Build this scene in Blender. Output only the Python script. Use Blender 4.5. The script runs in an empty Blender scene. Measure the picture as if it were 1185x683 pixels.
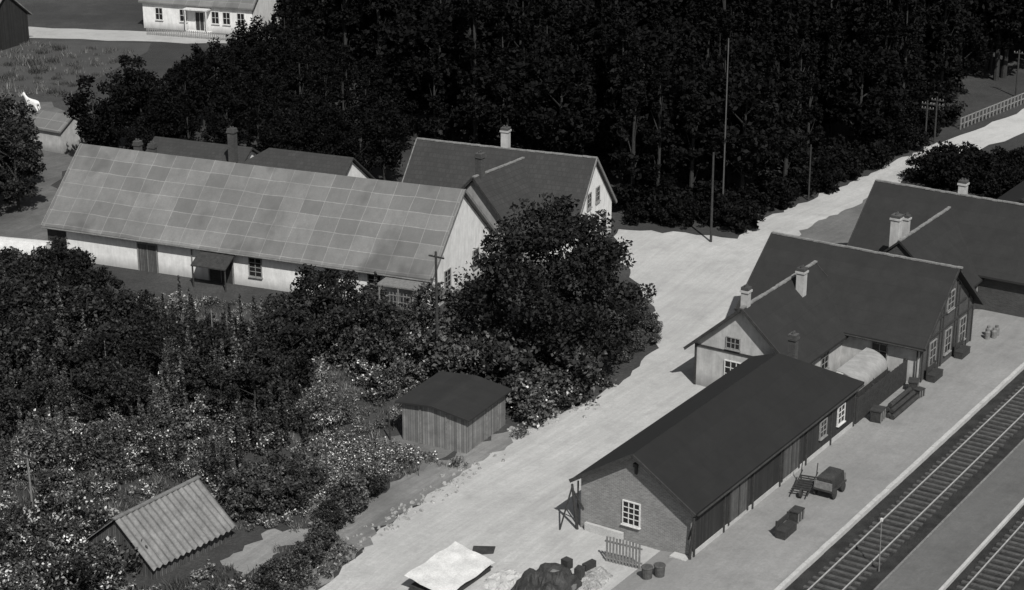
import bpy, math, random
import numpy as np
from mathutils import Vector
SC=bpy.context.scene
COL=SC.collection
rad=math.radians
# World frame in metres: x east, y north. Railway frame: a along the line, b across it.
A=(.552,.834); B=(.834,-.552)
def ab(a,b): return (A[0]*a+B[0]*b, A[1]*a+B[1]*b)
PLAN_TXT='''road=-11.6,85.9 -10.1,87.9 -7.3,94.9 -3.7,101.2 0.4,107.9 4.9,112.8 8.3,118.2 10.5,124.3 10.1,131.7 9.4,136.5 8.2,142.7 8.8,149.2 13.3,148.8 18.1,146.9 20.9,152.1 27.9,160.1 34.9,169 40.9,176.6 41.1,174.4 39.6,170.2 31.8,158.6
vergeg=21.6,144.3 24.9,150.2 30.9,158.3 32.2,159.1 29.2,150.2 26.3,143.4 23,141.7
field=-71,191.9 -54.6,197.6 -47.1,194.9 -42.3,216.6 -42.7,221.3 -57.8,222.7 -80.7,220.3
croad=-81.7,223.2 -57.7,224.2 -28.8,220.3 -17.4,217.5 -17.7,222.2 -29.3,225.2 -59.2,230.7 -83,231
fyard=-45.3,135.5 -35.6,141.7 -37.1,150.2 -40.9,162 -38.8,170.5 -41.7,178.2 -47.9,192.7 -62.6,193.8
lane=40,173.4 41.5,176.5 43.7,179.3 52.4,189.6 67.6,206.7 67,199 53,183.4 44.5,174 41.5,170.5
plot=-13.3,100.7 -11.2,106.2 -5,108.2 -3.3,105.3 -8.2,100.7 -11.3,96.2
bare=-15.3,90.6 -15.2,92 -14.3,93.3 -13.6,94.7 -11.9,94.9 -10.7,96.2 -10.7,94.1 -12.4,92.9 -13.5,90.6 -14.3,89.3
verge=-11.5,85.3 -6.9,95.4 -3.1,101.8 1,108.2 -0.1,108.4 -2.8,105.6 -6.3,101.9 -9.4,96.2 -11.8,87.2
forest=9.9,153 15.1,152.1 18.6,151.1 21.2,156 28.6,164.5 35.7,173.2 40.5,180.8 47.1,194.9 55.9,202.8 84.2,226.2 105.9,288.7 43.7,314.3 -18.3,305.3 -28.8,253.9 -27.4,226.2 -24.6,209.9 -10.1,191.9 -9.2,173.5 0.6,162 9.8,159.4
wood=-39.6,164.8 -22.1,159.4 -9.3,159.4 -8.4,175 -10.1,192.7 -24.1,201.6 -36.8,181.5 -40.5,172.6
rtrees=39.8,162.3 43.7,162.3 51.7,166.2 65.5,172 58.9,153 45.2,159.4
under=8.9,150.2 13.4,149.7 18.2,147.8 21,153 28.1,161.2 35.1,170.2 40.7,177.6 43.1,184.8 39.8,181.5 28.9,166.2 20.8,157.5 19.1,155.5 9.4,155.5
rbush=39.7,166.2 42.5,167.3 47.5,168.4 57.4,172 52,154.3 44.6,156.8 35.9,161.7 36.4,164.5
ftrees=-47.1,143.8 -54.5,169 -46.9,167.6 -42.7,159.4 -40.4,150.2
orch=-43.2,132.7 -34.6,134.6 -29.7,129.5 -23.9,125 -17.3,121 -15.4,125.5 -13.8,127.7 -9.4,126.7 -8.4,119.7 -13.8,115.2 -14.8,109.5 -25.4,108.2 -35.4,105.6
shrub=-10.1,127.2 -3.3,127.7 0.4,118.2 6.2,118.2 5.5,114.4 0.9,109.2 -0.1,111.2 -6.4,115.9 -8.5,112.3 -11.2,118.2
fgard=-34.9,103.7 -25.3,107.5 -14.7,113.7 -8.6,113.7 -10.5,109.5 -15.1,103.1 -17,98.4 -21.1,101.9 -22.7,97.3 -32.7,96.2
fbush=-31.7,96.2 -22.7,94.9 -20.3,87.2 -28.5,84.6
bush=-16.9,97.9 -13.5,102.5 -11,100.7 -12.1,97.1 -14.6,95.7
hedge=-14.7,84.6 -12.1,90.1 -10.5,94.9 -9.7,97.9 -8.7,99.8 -8.1,99.3 -9.1,96.2 -10,93.1 -11.4,88.2 -12.8,84.6
plants=-43.5,133.6 -34.4,133.6 -25.2,132.7 -8.9,128.1 0.4,118.2 6.2,116.6 0.4,108.2 -3.2,103.1 -8,97.3 -12.8,84.6 -29.3,84.6
weeds=0.4,108.6 4.9,113.4 8.3,118.9 10.5,125 9.7,131.7 6.2,118.2
fieldg=-62,193 -47.1,194.9 -42.3,216.6 -57.8,221.5 -66,219'''
PLAN={r.split('=')[0]:[tuple(float(q) for q in t.split(',')) for t in r.split('=')[1].split()] for r in PLAN_TXT.split('\n')}
# ---------- materials -------------
def grey(v): return (v*1.0,v*.995,v*.975,1)
def nt(name):
    m=bpy.data.materials.new(name); m.use_nodes=True
    n=m.node_tree.nodes; l=m.node_tree.links
    return m,n,l,n['Principled BSDF']
def N(n,t,**k):
    x=n.new(t)
    for a,b in k.items(): setattr(x,a,b)
    return x
def mixc(n,l,fac,a,b,blend='MIX'):
    m=n.new('ShaderNodeMix'); m.data_type='RGBA'; m.blend_type=blend
    for s,v in ((0,fac),(6,a),(7,b)):
        if hasattr(v,'links'): l.new(v,m.inputs[s])
        else: m.inputs[s].default_value=v
    return m.outputs[2]
def noise(n,l,vec,scale,detail=6,rough=.6,lo=.35,hi=.65):
    t=N(n,'ShaderNodeTexNoise'); t.inputs['Scale'].default_value=scale; t.inputs['Detail'].default_value=detail; t.inputs['Roughness'].default_value=rough
    if vec is not None: l.new(vec,t.inputs['Vector'])
    r=N(n,'ShaderNodeMapRange'); r.inputs[1].default_value=lo; r.inputs[2].default_value=hi
    l.new(t.outputs['Fac'],r.inputs[0]); return r.outputs[0]
def bump(n,l,h,bs,st=.3,dist=.05):
    b=N(n,'ShaderNodeBump'); b.inputs['Strength'].default_value=st; b.inputs['Distance'].default_value=dist
    l.new(h,b.inputs['Height']); l.new(b.outputs[0],bs.inputs['Normal'])
def coords(n): return N(n,'ShaderNodeTexCoord').outputs['Object']
def mapping(n,l,vec,rot=0,sc=(1,1,1)):
    m=N(n,'ShaderNodeMapping'); m.inputs['Rotation'].default_value=(0,0,rot); l.new(vec,m.inputs['Vector'])
    m2=N(n,'ShaderNodeMapping'); m2.inputs['Scale'].default_value=sc; l.new(m.outputs[0],m2.inputs['Vector'])
    return m2.outputs[0]
def simple(name,lo,hi,scale=1.,rough=.85,bs=.3,fine=12.):
    m,n,l,b=nt(name); c=coords(n)
    f=noise(n,l,c,scale); f2=noise(n,l,c,fine,4,.7)
    col=mixc(n,l,f,grey(lo),grey(hi)); col=mixc(n,l,.35,col,mixc(n,l,f2,grey(lo*.8),grey(hi*1.1)))
    l.new(col,b.inputs['Base Color']); b.inputs['Roughness'].default_value=rough; b.inputs['Specular IOR Level'].default_value=.25
    bump(n,l,f2,b,bs); return m
def walluv(n,l):
    s=N(n,'ShaderNodeSeparateXYZ'); l.new(coords(n),s.inputs[0])
    a=N(n,'ShaderNodeMath',operation='ADD'); l.new(s.outputs[0],a.inputs[0]); l.new(s.outputs[1],a.inputs[1])
    c=N(n,'ShaderNodeCombineXYZ'); l.new(a.outputs[0],c.inputs[0]); l.new(s.outputs[2],c.inputs[1])
    return c.outputs[0],a.outputs[0],s.outputs[2]
def brickm(name,c1,c2,mort,bw=.25,rh=.08,ms=.012,grime=.5):
    m,n,l,b=nt(name); v,_,z=walluv(n,l)
    t=N(n,'ShaderNodeTexBrick'); t.inputs['Color1'].default_value=grey(c1); t.inputs['Color2'].default_value=grey(c2); t.inputs['Mortar'].default_value=grey(mort)
    t.inputs['Scale'].default_value=1; t.inputs['Brick Width'].default_value=bw; t.inputs['Row Height'].default_value=rh; t.inputs['Mortar Size'].default_value=ms
    l.new(v,t.inputs['Vector'])
    f=noise(n,l,coords(n),.9,8,.7,.3,.7); f2=noise(n,l,mapping(n,l,v,0,(3.2,9,1)),1.,4,.8,.4,.6)
    col=mixc(n,l,f,t.outputs['Color'],mixc(n,l,grime,t.outputs['Color'],grey(c1*.5)))
    col=mixc(n,l,f2,mixc(n,l,.35,col,grey(c1*.5)),col)
    l.new(col,b.inputs['Base Color']); b.inputs['Roughness'].default_value=.9; bump(n,l,t.outputs['Fac'],b,.4,-.01); return m
def plaster(name,lo,hi):
    m,n,l,b=nt(name); v,u,z=walluv(n,l)
    f=noise(n,l,coords(n),1.1,8,.7,.3,.65)
    st=noise(n,l,mapping(n,l,v,0,(2.5,.35,1)),1.5,6,.7,.4,.8)
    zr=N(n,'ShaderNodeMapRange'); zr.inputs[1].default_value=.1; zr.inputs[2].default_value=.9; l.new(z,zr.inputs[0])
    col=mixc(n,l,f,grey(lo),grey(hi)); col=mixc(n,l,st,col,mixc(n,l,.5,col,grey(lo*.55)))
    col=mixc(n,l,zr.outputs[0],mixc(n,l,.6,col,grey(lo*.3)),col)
    l.new(col,b.inputs['Base Color']); b.inputs['Roughness'].default_value=.95; bump(n,l,f,b,.2,.02); return m
def boards(name,lo,hi,w=.18,gap=.1,horizontal=False):
    m,n,l,b=nt(name); v,u,z=walluv(n,l)
    src=z if horizontal else u
    d=N(n,'ShaderNodeMath',operation='DIVIDE'); l.new(src,d.inputs[0]); d.inputs[1].default_value=w
    fl=N(n,'ShaderNodeMath',operation='FLOOR'); l.new(d.outputs[0],fl.inputs[0])
    fr=N(n,'ShaderNodeMath',operation='FRACT'); l.new(d.outputs[0],fr.inputs[0])
    gp=N(n,'ShaderNodeMath',operation='LESS_THAN'); l.new(fr.outputs[0],gp.inputs[0]); gp.inputs[1].default_value=gap
    wn=N(n,'ShaderNodeTexWhiteNoise',noise_dimensions='1D'); l.new(fl.outputs[0],wn.inputs['W'])
    col=mixc(n,l,wn.outputs['Value'],grey(lo),grey(hi))
    f=noise(n,l,coords(n),1.5,8,.7); col=mixc(n,l,f,col,mixc(n,l,.5,col,grey(lo*.4)))
    col=mixc(n,l,gp.outputs[0],col,grey(lo*.25))
    l.new(col,b.inputs['Base Color']); b.inputs['Roughness'].default_value=.85; return m
def sheetroof(name,base,var,line,bw,rh,ms,rough=.8,off=.5,dirt=.5,sc=.5,blot=0):
    m,n,l,b=nt(name); c=coords(n)
    t=N(n,'ShaderNodeTexBrick',offset=off); t.inputs['Color1'].default_value=grey(base-var); t.inputs['Color2'].default_value=grey(base+var); t.inputs['Mortar'].default_value=grey(line)
    t.inputs['Scale'].default_value=1; t.inputs['Brick Width'].default_value=bw; t.inputs['Row Height'].default_value=rh; t.inputs['Mortar Size'].default_value=ms; t.inputs['Mortar Smooth'].default_value=.3
    wv=N(n,'ShaderNodeTexNoise'); wv.inputs['Scale'].default_value=.35; l.new(c,wv.inputs['Vector'])
    va=N(n,'ShaderNodeVectorMath',operation='MULTIPLY_ADD'); l.new(wv.outputs['Color'],va.inputs[0]); va.inputs[1].default_value=(.25,.18,0); l.new(c,va.inputs[2])
    l.new(va.outputs[0],t.inputs['Vector'])
    f=noise(n,l,c,sc,9,.72,.35,.7); f2=noise(n,l,mapping(n,l,c,0,(1.4,.25,1)),1.2,6,.7,.45,.75)
    f3=noise(n,l,c,9.,4,.8,.35,.65)
    col=mixc(n,l,f,t.outputs['Color'],mixc(n,l,dirt,t.outputs['Color'],grey(base*.4)))
    col=mixc(n,l,f2,col,mixc(n,l,.35,col,grey(base*.5)))
    col=mixc(n,l,f3,mixc(n,l,.3,col,grey(base*.5)),col)
    if blot:
        fb=noise(n,l,mapping(n,l,c,.3,(1,.8,1)),.28,3,.5,.56,.68); col=mixc(n,l,fb,col,mixc(n,l,blot,col,grey(base*.3)))
    l.new(col,b.inputs['Base Color']); b.inputs['Roughness'].default_value=rough; b.inputs['Specular IOR Level'].default_value=.3
    bump(n,l,t.outputs['Fac'],b,.3,.02); return m
def leafm(name,lo,hi,rough=.7,pw=2.2,vlo=.45):
    m,n,l,b=nt(name); ge=N(n,'ShaderNodeNewGeometry'); oi=N(n,'ShaderNodeObjectInfo')
    p=N(n,'ShaderNodeMath',operation='POWER'); l.new(ge.outputs['Random Per Island'],p.inputs[0]); p.inputs[1].default_value=pw
    col=mixc(n,l,p.outputs[0],grey(lo),grey(hi))
    mr=N(n,'ShaderNodeMapRange'); mr.inputs[3].default_value=vlo; mr.inputs[4].default_value=1.4; l.new(oi.outputs['Random'],mr.inputs[0])
    cm=N(n,'ShaderNodeCombineColor'); [l.new(mr.outputs[0],cm.inputs[i]) for i in range(3)]
    col=mixc(n,l,1.,col,cm.outputs[0],'MULTIPLY')
    l.new(col,b.inputs['Base Color']); b.inputs['Roughness'].default_value=rough; b.inputs['Specular IOR Level'].default_value=.12; return m
M=dict(
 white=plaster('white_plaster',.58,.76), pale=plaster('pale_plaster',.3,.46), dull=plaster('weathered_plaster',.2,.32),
 brick=brickm('yellow_brick',.17,.27,.34), dbrick=brickm('red_brick',.04,.07,.1),
 dark=boards('tarred_boards',.012,.03,.16), greyb=boards('weathered_boards',.13,.26,.17), slat=boards('old_boards',.06,.13,.14,.2),
 bitumen=sheetroof('bitumen_roof',.018,.001,.0165,40,1.0,.02,.8,0,.5), bitumen2=sheetroof('felt_roof',.028,.002,.025,40,.9,.02,.85,0,.5,.8),
 tile=sheetroof('tile_roof',.045,.006,.036,.35,.3,.03,.85), slate=sheetroof('cement_sheet_roof',.175,.035,.29,1.75,.98,.026,.85,0,.6,.25,.55),
 frame=simple('white_paint',.5,.65,3), oldp=simple('old_window_paint',.16,.28,3), glass=simple('dark_glass',.012,.02,2,.15,.0), tim=simple('dark_timber',.025,.05,3),
 wood=simple('grey_wood',.12,.22,4), ridge=simple('ridge_mortar',.13,.26,2), metal=simple('rail_steel',.28,.42,5,.4), rust=simple('rusty_steel',.05,.1,5),
 conc=simple('concrete',.35,.48,1.5), trunk=simple('bark',.02,.04,4), iron=simple('zinc_sheet',.10,.2,1.2,.6,.2,6), sleeper=simple('sleeper_wood',.045,.1,4),
 leaf=leafm('foliage',.008,.045), leafd=leafm('forest_foliage',.0015,.0065), leafg=leafm('garden_foliage',.015,.13,.7,1.8,.3), petal=leafm('petals',.3,.7),
 grass=leafm('grass_blades',.04,.2,.7,1.8,.4), cloth=simple('canvas',.45,.62,1.5), coal=simple('dark_tarpaulin',.02,.06,1.5,.6), hide=simple('white_horse_hide',.6,.75,5), stonem=simple('rubble',.12,.4,3),
)
class MB:
    def __init__(s): s.v=[]; s.f=[]; s.m=[]
    def add(s,vs,fs,mi=0):
        o=len(s.v); s.v+= [tuple(p) for p in vs]; s.f+=[tuple(i+o for i in f) for f in fs]; s.m+=[mi]*len(fs); return s
    def box(s,c,h,ax=None,mi=0,taper=1.):
        ax=ax or ((1,0,0),(0,1,0),(0,0,1)); X,Y,Z=[Vector(a) for a in ax]; c=Vector(c); vs=[]
        for k in (-1,1):
            t=taper if k>0 else 1.
            for i,j in ((-1,-1),(1,-1),(1,1),(-1,1)): vs.append(c+X*h[0]*i*t+Y*h[1]*j*t+Z*h[2]*k)
        return s.add(vs,[(3,2,1,0),(4,5,6,7),(0,1,5,4),(1,2,6,5),(2,3,7,6),(3,0,4,7)],mi)
    def tube(s,p,q,r0,r1,n=8,mi=0):
        p=Vector(p);q=Vector(q);d=(q-p).normalized(); t=d.orthogonal().normalized(); u=d.cross(t); vs=[]
        for c,r in ((p,r0),(q,r1)):
            for i in range(n):
                a=2*math.pi*i/n; vs.append(c+t*r*math.cos(a)+u*r*math.sin(a))
        fs=[(i,(i+1)%n,n+(i+1)%n,n+i) for i in range(n)]+[tuple(range(n-1,-1,-1)),tuple(range(n,2*n))]
        return s.add(vs,fs,mi)
    def obj(s,name,mats,parent=None):
        me=bpy.data.meshes.new(name); me.from_pydata(s.v,[],s.f)
        if not isinstance(mats,(list,tuple)): mats=[mats]
        for m in mats: me.materials.append(m)
        me.polygons.foreach_set('material_index',s.m); me.update()
        o=bpy.data.objects.new(name,me); COL.objects.link(o)
        if parent: o.parent=parent
        return o
def empty(name,xy,ang,z=0):
    e=bpy.data.objects.new(name,None); e.location=(xy[0],xy[1],z); e.rotation_euler=(0,0,ang); COL.objects.link(e); e.empty_display_size=.5; return e
def sheet(name,pts,z,mat,parent=None):
    return MB().add([(p[0],p[1],z) for p in pts],[tuple(range(len(pts)))]).obj(name,mat,parent)
def gable(par,x0,x1,w,h,hr,wall,roof,yc=0,oe=.45,og=.35,t=.14,hip=0,ridge=None,verge=None,nm=''):
    y0=yc-w/2;y1=yc+w/2
    mb=MB()
    vs=[(x0,y0,0),(x0,y1,0),(x0,y1,h),(x0,yc,hr-.03),(x0,y0,h),(x1,y0,0),(x1,y1,0),(x1,y1,h),(x1,yc,(hr-.03) if not hip else h),(x1,y0,h)]
    mb.add(vs,[(0,1,2,3,4),(9,8,7,6,5),(0,4,9,5),(1,6,7,2)])
    mb.obj(nm+'walls',wall,par)
    sl=(hr-h)/(w/2); ez=h-sl*oe+.05
    xa=x0-og; xb=x1+og; rz=hr+.05; xd=xb if not hip else x1-hip
    # roof slopes subdivided with a slight sag so eaves and ridge are not ruler-straight
    rnd=random.Random(int(w*31+hr*7)); n=8
    if hip:
        top=[(xa,y1+oe,ez),(xa,y0-oe,ez),(xa,yc,rz),(xd,yc,rz),(xb,y1+oe,ez),(xb,y0-oe,ez)]
        up=[(a,b,c+t) for a,b,c in top]; vs=up+top
        fs=[(0,2,3,4),(1,5,3,2),(6,10,9,8),(7,8,9,11),(0,4,10,6),(1,7,11,5),(0,6,8,2),(2,8,7,1),(4,3,5),(10,11,9),(4,5,11,10)]
    else:
        vs=[];fs=[]
        for i in range(n+1):
            x=xa+(xb-xa)*i/n; s0=-.035*math.sin(math.pi*i/n)*(xb-xa)/15+rnd.uniform(-.012,.012)
            for (y,z) in ((y1+oe,ez),(yc,rz),(y0-oe,ez)): vs.append((x,y,z+t+s0+rnd.uniform(-.01,.01)*(y!=yc)))
            for (y,z) in ((y1+oe,ez),(yc,rz),(y0-oe,ez)): vs.append((x,y,z-.04))
        for i in range(n):
            a=i*6; b_=a+6
            fs+=[(a,a+1,b_+1,b_),(a+1,a+2,b_+2,b_+1),(a+3,b_+3,b_+4,a+4),(a+4,b_+4,b_+5,a+5),(a,b_,b_+3,a+3),(a+2,a+5,b_+5,b_+2)]
        fs+=[(0,3,4,1),(1,4,5,2)]; e_=n*6; fs+=[(e_,e_+1,e_+4,e_+3),(e_+1,e_+2,e_+5,e_+4)]
    MB().add(vs,fs).obj(nm+'roof',roof,par)
    if ridge: 
        mb=MB(); x=xa
        while x<xd-.1:
            mb.box((x+.2,yc,rz+t+rnd.uniform(-.015,.015)-.03*math.sin(math.pi*(x-xa)/(xd-xa))*(xd-xa)/15),(.19,.11+rnd.uniform(-.02,.02),.05)); x+=.4
        mb.obj(nm+'ridge_cap',ridge,par)
    if verge:
        mb=MB(); L=math.hypot(w/2+oe,hr-h+sl*oe)
        for xx in ([xa] if hip else [xa,xb]):
            for sg in (-1,1):
                d=Vector((0,sg*(w/2+oe),-(rz-ez))).normalized(); nrm=Vector((0,-d.z*sg,d.y*sg))
                c=Vector((xx,yc,rz+t*.5))+d*L/2
                mb.box(c,(.04,L/2,.1),((1,0,0),d,nrm))
        mb.obj(nm+'bargeboards',verge,par)
def window(par,p,r,w,h,nx=2,ny=3,fr=.06,nm='window',fm=None):
    R=Vector((r[0],r[1],0)); Z=Vector((0,0,1)); Nn=R.cross(Z); p=Vector(p); ax=(R,Nn,Z); mb=MB()
    mb.box(p+Nn*.01,(w/2,.03,h/2),ax,1)
    for s in (-1,1):
        mb.box(p+R*s*(w/2+fr/2)+Nn*.03,(fr/2,.06,h/2+fr),ax); mb.box(p+Z*s*(h/2+fr/2)+Nn*.032,(w/2,.055,fr/2),ax)
    for i in range(1,nx): mb.box(p+R*(-w/2+w*i/nx)+Nn*.05,(.025,.02,h/2),ax)
    for i in range(1,ny): mb.box(p+Z*(-h/2+h*i/ny)+Nn*.052,(w/2,.02,.02),ax)
    mb.box(p-Z*(h/2+fr+.04)+Nn*.06,(w/2+.1,.1,.03),ax)
    return mb.obj(nm,[fm or M['oldp'],M['glass']],par)
def door(par,p,r,w,h,mat,nm='door',fm=None):
    R=Vector((r[0],r[1],0)); Z=Vector((0,0,1)); Nn=R.cross(Z); p=Vector(p)+Z*(h/2); ax=(R,Nn,Z); mb=MB()
    mb.box(p+Nn*.01,(w/2,.04,h/2),ax,0)
    for s in (-1,1): mb.box(p+R*s*(w/2+.05)+Nn*.02,(.05,.07,h/2+.1),ax,1)
    mb.box(p+Z*(h/2+.05)+Nn*.02,(w/2,.07,.05),ax,1); mb.box(p+Nn*.06,(.02,.02,h/2),ax,1)
    return mb.obj(nm,[mat,fm or M['wood']],par)
def chimney(par,x,y,z0,z1,s=.28,mat=None,s2=None):
    s2=s2 or s
    mb=MB().box((x,y,(z0+z1)/2),(s,s2,(z1-z0)/2)).box((x,y,z1-.08),(s+.07,s2+.07,.07)).box((x,y,z1+.1),(s+.02,s2+.02,.1),mi=1)
    for k in (-.4,.4): mb.tube((x+k*s,y,z1+.19),(x+k*s,y,z1+.36),.08,.07,8,1)
    mb.obj('chimney',[mat or M['pale'],M['dbrick']],par)
AA=math.atan2(A[1],A[0])
def st(name,a,b): return empty(name,ab(a,b),AA)
# ---------- goods shed -------------
e=st('goods_shed',81.4,-45.8)
gable(e,0,21,7,3.1,5.35,M['brick'],M['bitumen'],oe=.4,og=.55,hip=3.8,verge=M['tim'])
window(e,(0,.25,1.75),(0,-1),1.0,1.3,3,4,fm=M['frame'])
MB().box((10.5,-3.52,.25),(10.52,.07,.25)).obj('plinth',M['conc'],e)
MB().box((10.5,-3.53,1.75),(10.45,.03,1.25)).obj('side_boarding',M['dark'],e)
mb=MB()
for x in (.05,3.5,7,10.5,14,17.5,20.9): mb.box((x,-3.6,1.6),(.07,.05,1.4))
mb.obj('side_posts',M['tim'],e)
for x in (5.2,11.9): door(e,(x,-3.57,.5),(1,0),2.2,2.1,M['slat'],'sliding_door',M['tim'])
window(e,(16.3,-3.57,1.75),(1,0),.8,1.0,2,3); window(e,(18.9,-3.57,1.75),(1,0),.9,1.1,2,3,fm=M['frame'])
mb=MB()
for y in (3.8,-3.8): mb.tube((-.45,y,2.75),(-.3,y*.93,.0),.07,.09)
mb.tube((-.45,3.8,2.5),(-.02,3.3,1.2),.05,.05); mb.tube((-.45,-3.8,2.5),(-.02,-3.3,1.2),.05,.05); mb.tube((-.9,4.3,0),(-.45,3.8,2.6),.05,.05)
mb.obj('eave_posts',M['tim'],e)
MB().box((-.08,0,4.55),(.05,.07,.35)).box((-.14,0,4.75),(.08,.12,.1)).obj('gable_lamp',M['tim'],e)
MB().tube((.1,3.75,2.75),(.1,3.75,0),.05,.05).tube((-.3,3.93,2.9),(21.3,3.93,2.9),.07,.07).tube((-.3,-3.96,2.9),(21.3,-3.96,2.9),.06,.06).obj('gutters',M['tim'],e)
chimney(e,18.6,-.3,4.,6.2,.24,M['dbrick'])
MB().box((-.35,-3.,.12),(.3,.5,.12)).box((-.14,1.9,.25),(.1,1.2,.25)).obj('step',M['conc'],e)
# ---------- station group -------------
e=st('station_house',103.3,-50.5)
gable(e,0,10,7,2.9,6.0,M['pale'],M['bitumen2'],oe=.5,og=.5,ridge=M['ridge'],verge=M['tim'])
window(e,(0,.6,1.55),(0,-1),1.2,1.3,3,3,fm=M['frame']); window(e,(0,.7,3.5),(0,-1),.9,.7,3,2); window(e,(0,-1.8,1.6),(0,-1),.8,1.2,2,3)
mb=MB()
for y in (-3.4,-.6,3.4): mb.box((-.03,y,1.45),(.03,.07,1.45))
mb.box((-.035,0,2.85),(.03,3.4,.07)); mb.obj('gable_timbering',M['tim'],e)
chimney(e,.3,.1,5.5,7.2,.24); chimney(e,6.5,-.9,5.0,6.9,.27)
for x in (2,5): window(e,(x,-3.5,1.6),(1,0),1,1.3)
def cross(name,ac,b0,b1,w,h,hr,wall,roof,ridge):
    e=empty(name,ab(ac,b0),math.atan2(B[1],B[0])); gable(e,0,b1-b0,w,h,hr,wall,roof,oe=.5,og=.5,ridge=ridge,verge=M['tim']); return e
e=cross('station_building',115.9,-54.3,-41.5,9.6,3.1,6.8,M['pale'],M['bitumen2'],M['ridge'])
for y in (-2.7,0,2.7): window(e,(12.84,y,1.7),(0,1),1,1.6,2,3)
window(e,(12.84,0,4.6),(0,1),1.1,1.2,2,3)
window(e,(10,-4.8,1.7),(1,0),1,1.4)
MB().add([(12.84,-4.8,.02),(12.84,4.8,.02),(12.84,4.8,3.05),(12.84,0,6.7),(12.84,-4.8,3.05),(12.81,-4.8,.02),(12.81,4.8,.02),(12.81,4.8,3.05),(12.81,0,6.7),(12.81,-4.8,3.05)],[(0,1,2,3,4),(9,8,7,6,5),(0,4,9,5),(1,6,7,2)]).obj('brick_gable_front',M['dbrick'],e)
mb=MB()
for y in (-4.5,-3.6,-1.6,-1.1,1.1,1.6,3.6,4.5): mb.box((12.88,y,1.55+(4.8-abs(y))*.35),(.03,.06,1.55+(4.8-abs(y))*.35))
for z in (2.9,3.9): mb.box((12.9,0,z),(.03,4.6 if z<3 else 3,.06))
mb.obj('gable_timbering',M['tim'],e)
MB().tube((-.3,-5.36,2.75),(13.2,-5.36,2.75),.06,.06).tube((12.7,-5.0,2.75),(12.7,-5.0,0),.05,.05).obj('gutter',M['tim'],e)
e=st('station_annex',121.0,-47.3)
gable(e,0,9,7.5,2.9,6.2,M['dbrick'],M['bitumen2'],oe=.5,og=.2,ridge=M['ridge'])
chimney(e,.6,.6,5.5,7.8,.32,M['pale']); chimney(e,4.,1.2,5.,6.8,.22,M['pale'])
for x in (1.5,4,6.5): window(e,(x,-3.75,1.6),(1,0),1,1.4)
e=cross('waiting_room_wing',131.5,-53.2,-39.5,9,3.2,7.0,M['dbrick'],M['bitumen2'],M['ridge'])
chimney(e,6.3,.3,6.8,8.0,.28); window(e,(13.7,0,1.7),(0,1),1,1.5)
for y in (-2.5,2.5): window(e,(13.7,y,1.7),(0,1),1,1.5)
e=st('warehouse',137,-44); gable(e,0,30,9,3,5.8,M['dark'],M['bitumen'])
e=st('curved_roof_shelter',105.2,-44.8); mb=MB(); n=14; vs=[];fs=[]
for x in (0,4.8):
    for k,rr in ((0,1.0),(1,.95)):
        for i in range(n+1):
            a=math.pi*.5*i/n; vs.append((x,-1.6*math.cos(a)*rr,1.3+1.1*math.sin(a)*rr))
m_=n+1
for i in range(n): fs+=[(i,2*m_+i,2*m_+i+1,i+1),(m_+i,m_+i+1,3*m_+i+1,3*m_+i),(i,i+1,m_+i+1,m_+i),(2*m_+i,3*m_+i,3*m_+i+1,2*m_+i+1)]
mb.add(vs,fs).obj('curved_roof',M['dull'],e)
mb=MB()
for x in (.1,2.4,4.7): mb.tube((x,-1.55,0),(x,-1.55,1.4),.07,.07)
mb.box((2.4,-1.6,.65),(2.35,.03,.65)); mb.obj('posts_and_boards',M['tim'],e)
e=st('board_fence',102.6,-42.2)
mb=MB(); random.seed(3)
for i in range(48): mb.box((.1+i*.17,0,.95+random.uniform(-.03,.03)),(.075,.02,.95))
for z in (.4,1.5): mb.box((4.1,.05,z),(4.1,.03,.05))
for i in range(4): mb.box((.1+i*2.6,.1,1.0),(.07,.07,1.0))
mb.obj('boards',M['tim'],e)
# ---------- barn -------------
ang=math.atan2(.383,-.924)
e=empty('barn',(-5.9+.383*5.5,129.5+.924*5.5),ang)
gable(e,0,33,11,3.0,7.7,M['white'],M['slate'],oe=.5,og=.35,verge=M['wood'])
for x,z,w,h in ((14.5,1.6,1.,1.4),(4.5,1.6,1.,1.4),(8,1.6,1,1.4)): window(e,(x,5.5,z),(-1,0),w,h,2,4)
window(e,(0,-2.6,1.7),(0,-1),1,1.3); window(e,(0,2.6,1.7),(0,-1),1,1.3)
door(e,(17.5,5.5,0),(-1,0),2.,2.3,M['tim'],'barn_door'); door(e,(24,5.5,0),(-1,0),1.6,2.2,M['slat'],'barn_door')
MB().box((32.3,5.53,1.5),(.85,.05,1.45)).obj('boarded_corner',M['tim'],e)
MB().add([(16,5.6,2.7),(19,5.6,2.7),(19,7.4,1.8),(16,7.4,1.8),(16,5.6,2.6),(19,5.6,2.6),(19,7.4,1.7),(16,7.4,1.7)],[(0,1,2,3),(7,6,5,4),(0,3,7,4),(1,5,6,2),(2,6,7,3),(0,4,5,1)]).tube((16.1,7.3,0),(16.1,7.3,1.75),.06,.06).tube((18.9,7.3,0),(18.9,7.3,1.75),.06,.06).obj('canopy',M['tim'],e)
mb=MB().box((1.6,6.6,2.45),(1.7,1.1,.05))
for x in (.1,1.6,3.1): mb.tube((x,7.6,0),(x,7.6,2.4),.06,.06)
for i in range(12): mb.box((.1+i*.27,7.6,1.),(.03,.02,1.0))
for z in (.3,.8,1.3,1.8): mb.box((1.6,7.62,z),(1.6,.02,.03))
mb.obj('trellis_porch',M['wood'],e)
MB().tube((-.3,6.08,2.62),(33.3,6.08,2.62),.06,.06).tube((20,5.6,2.7),(20,5.6,0),.05,.05).obj('gutter',M['iron'],e)
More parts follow.
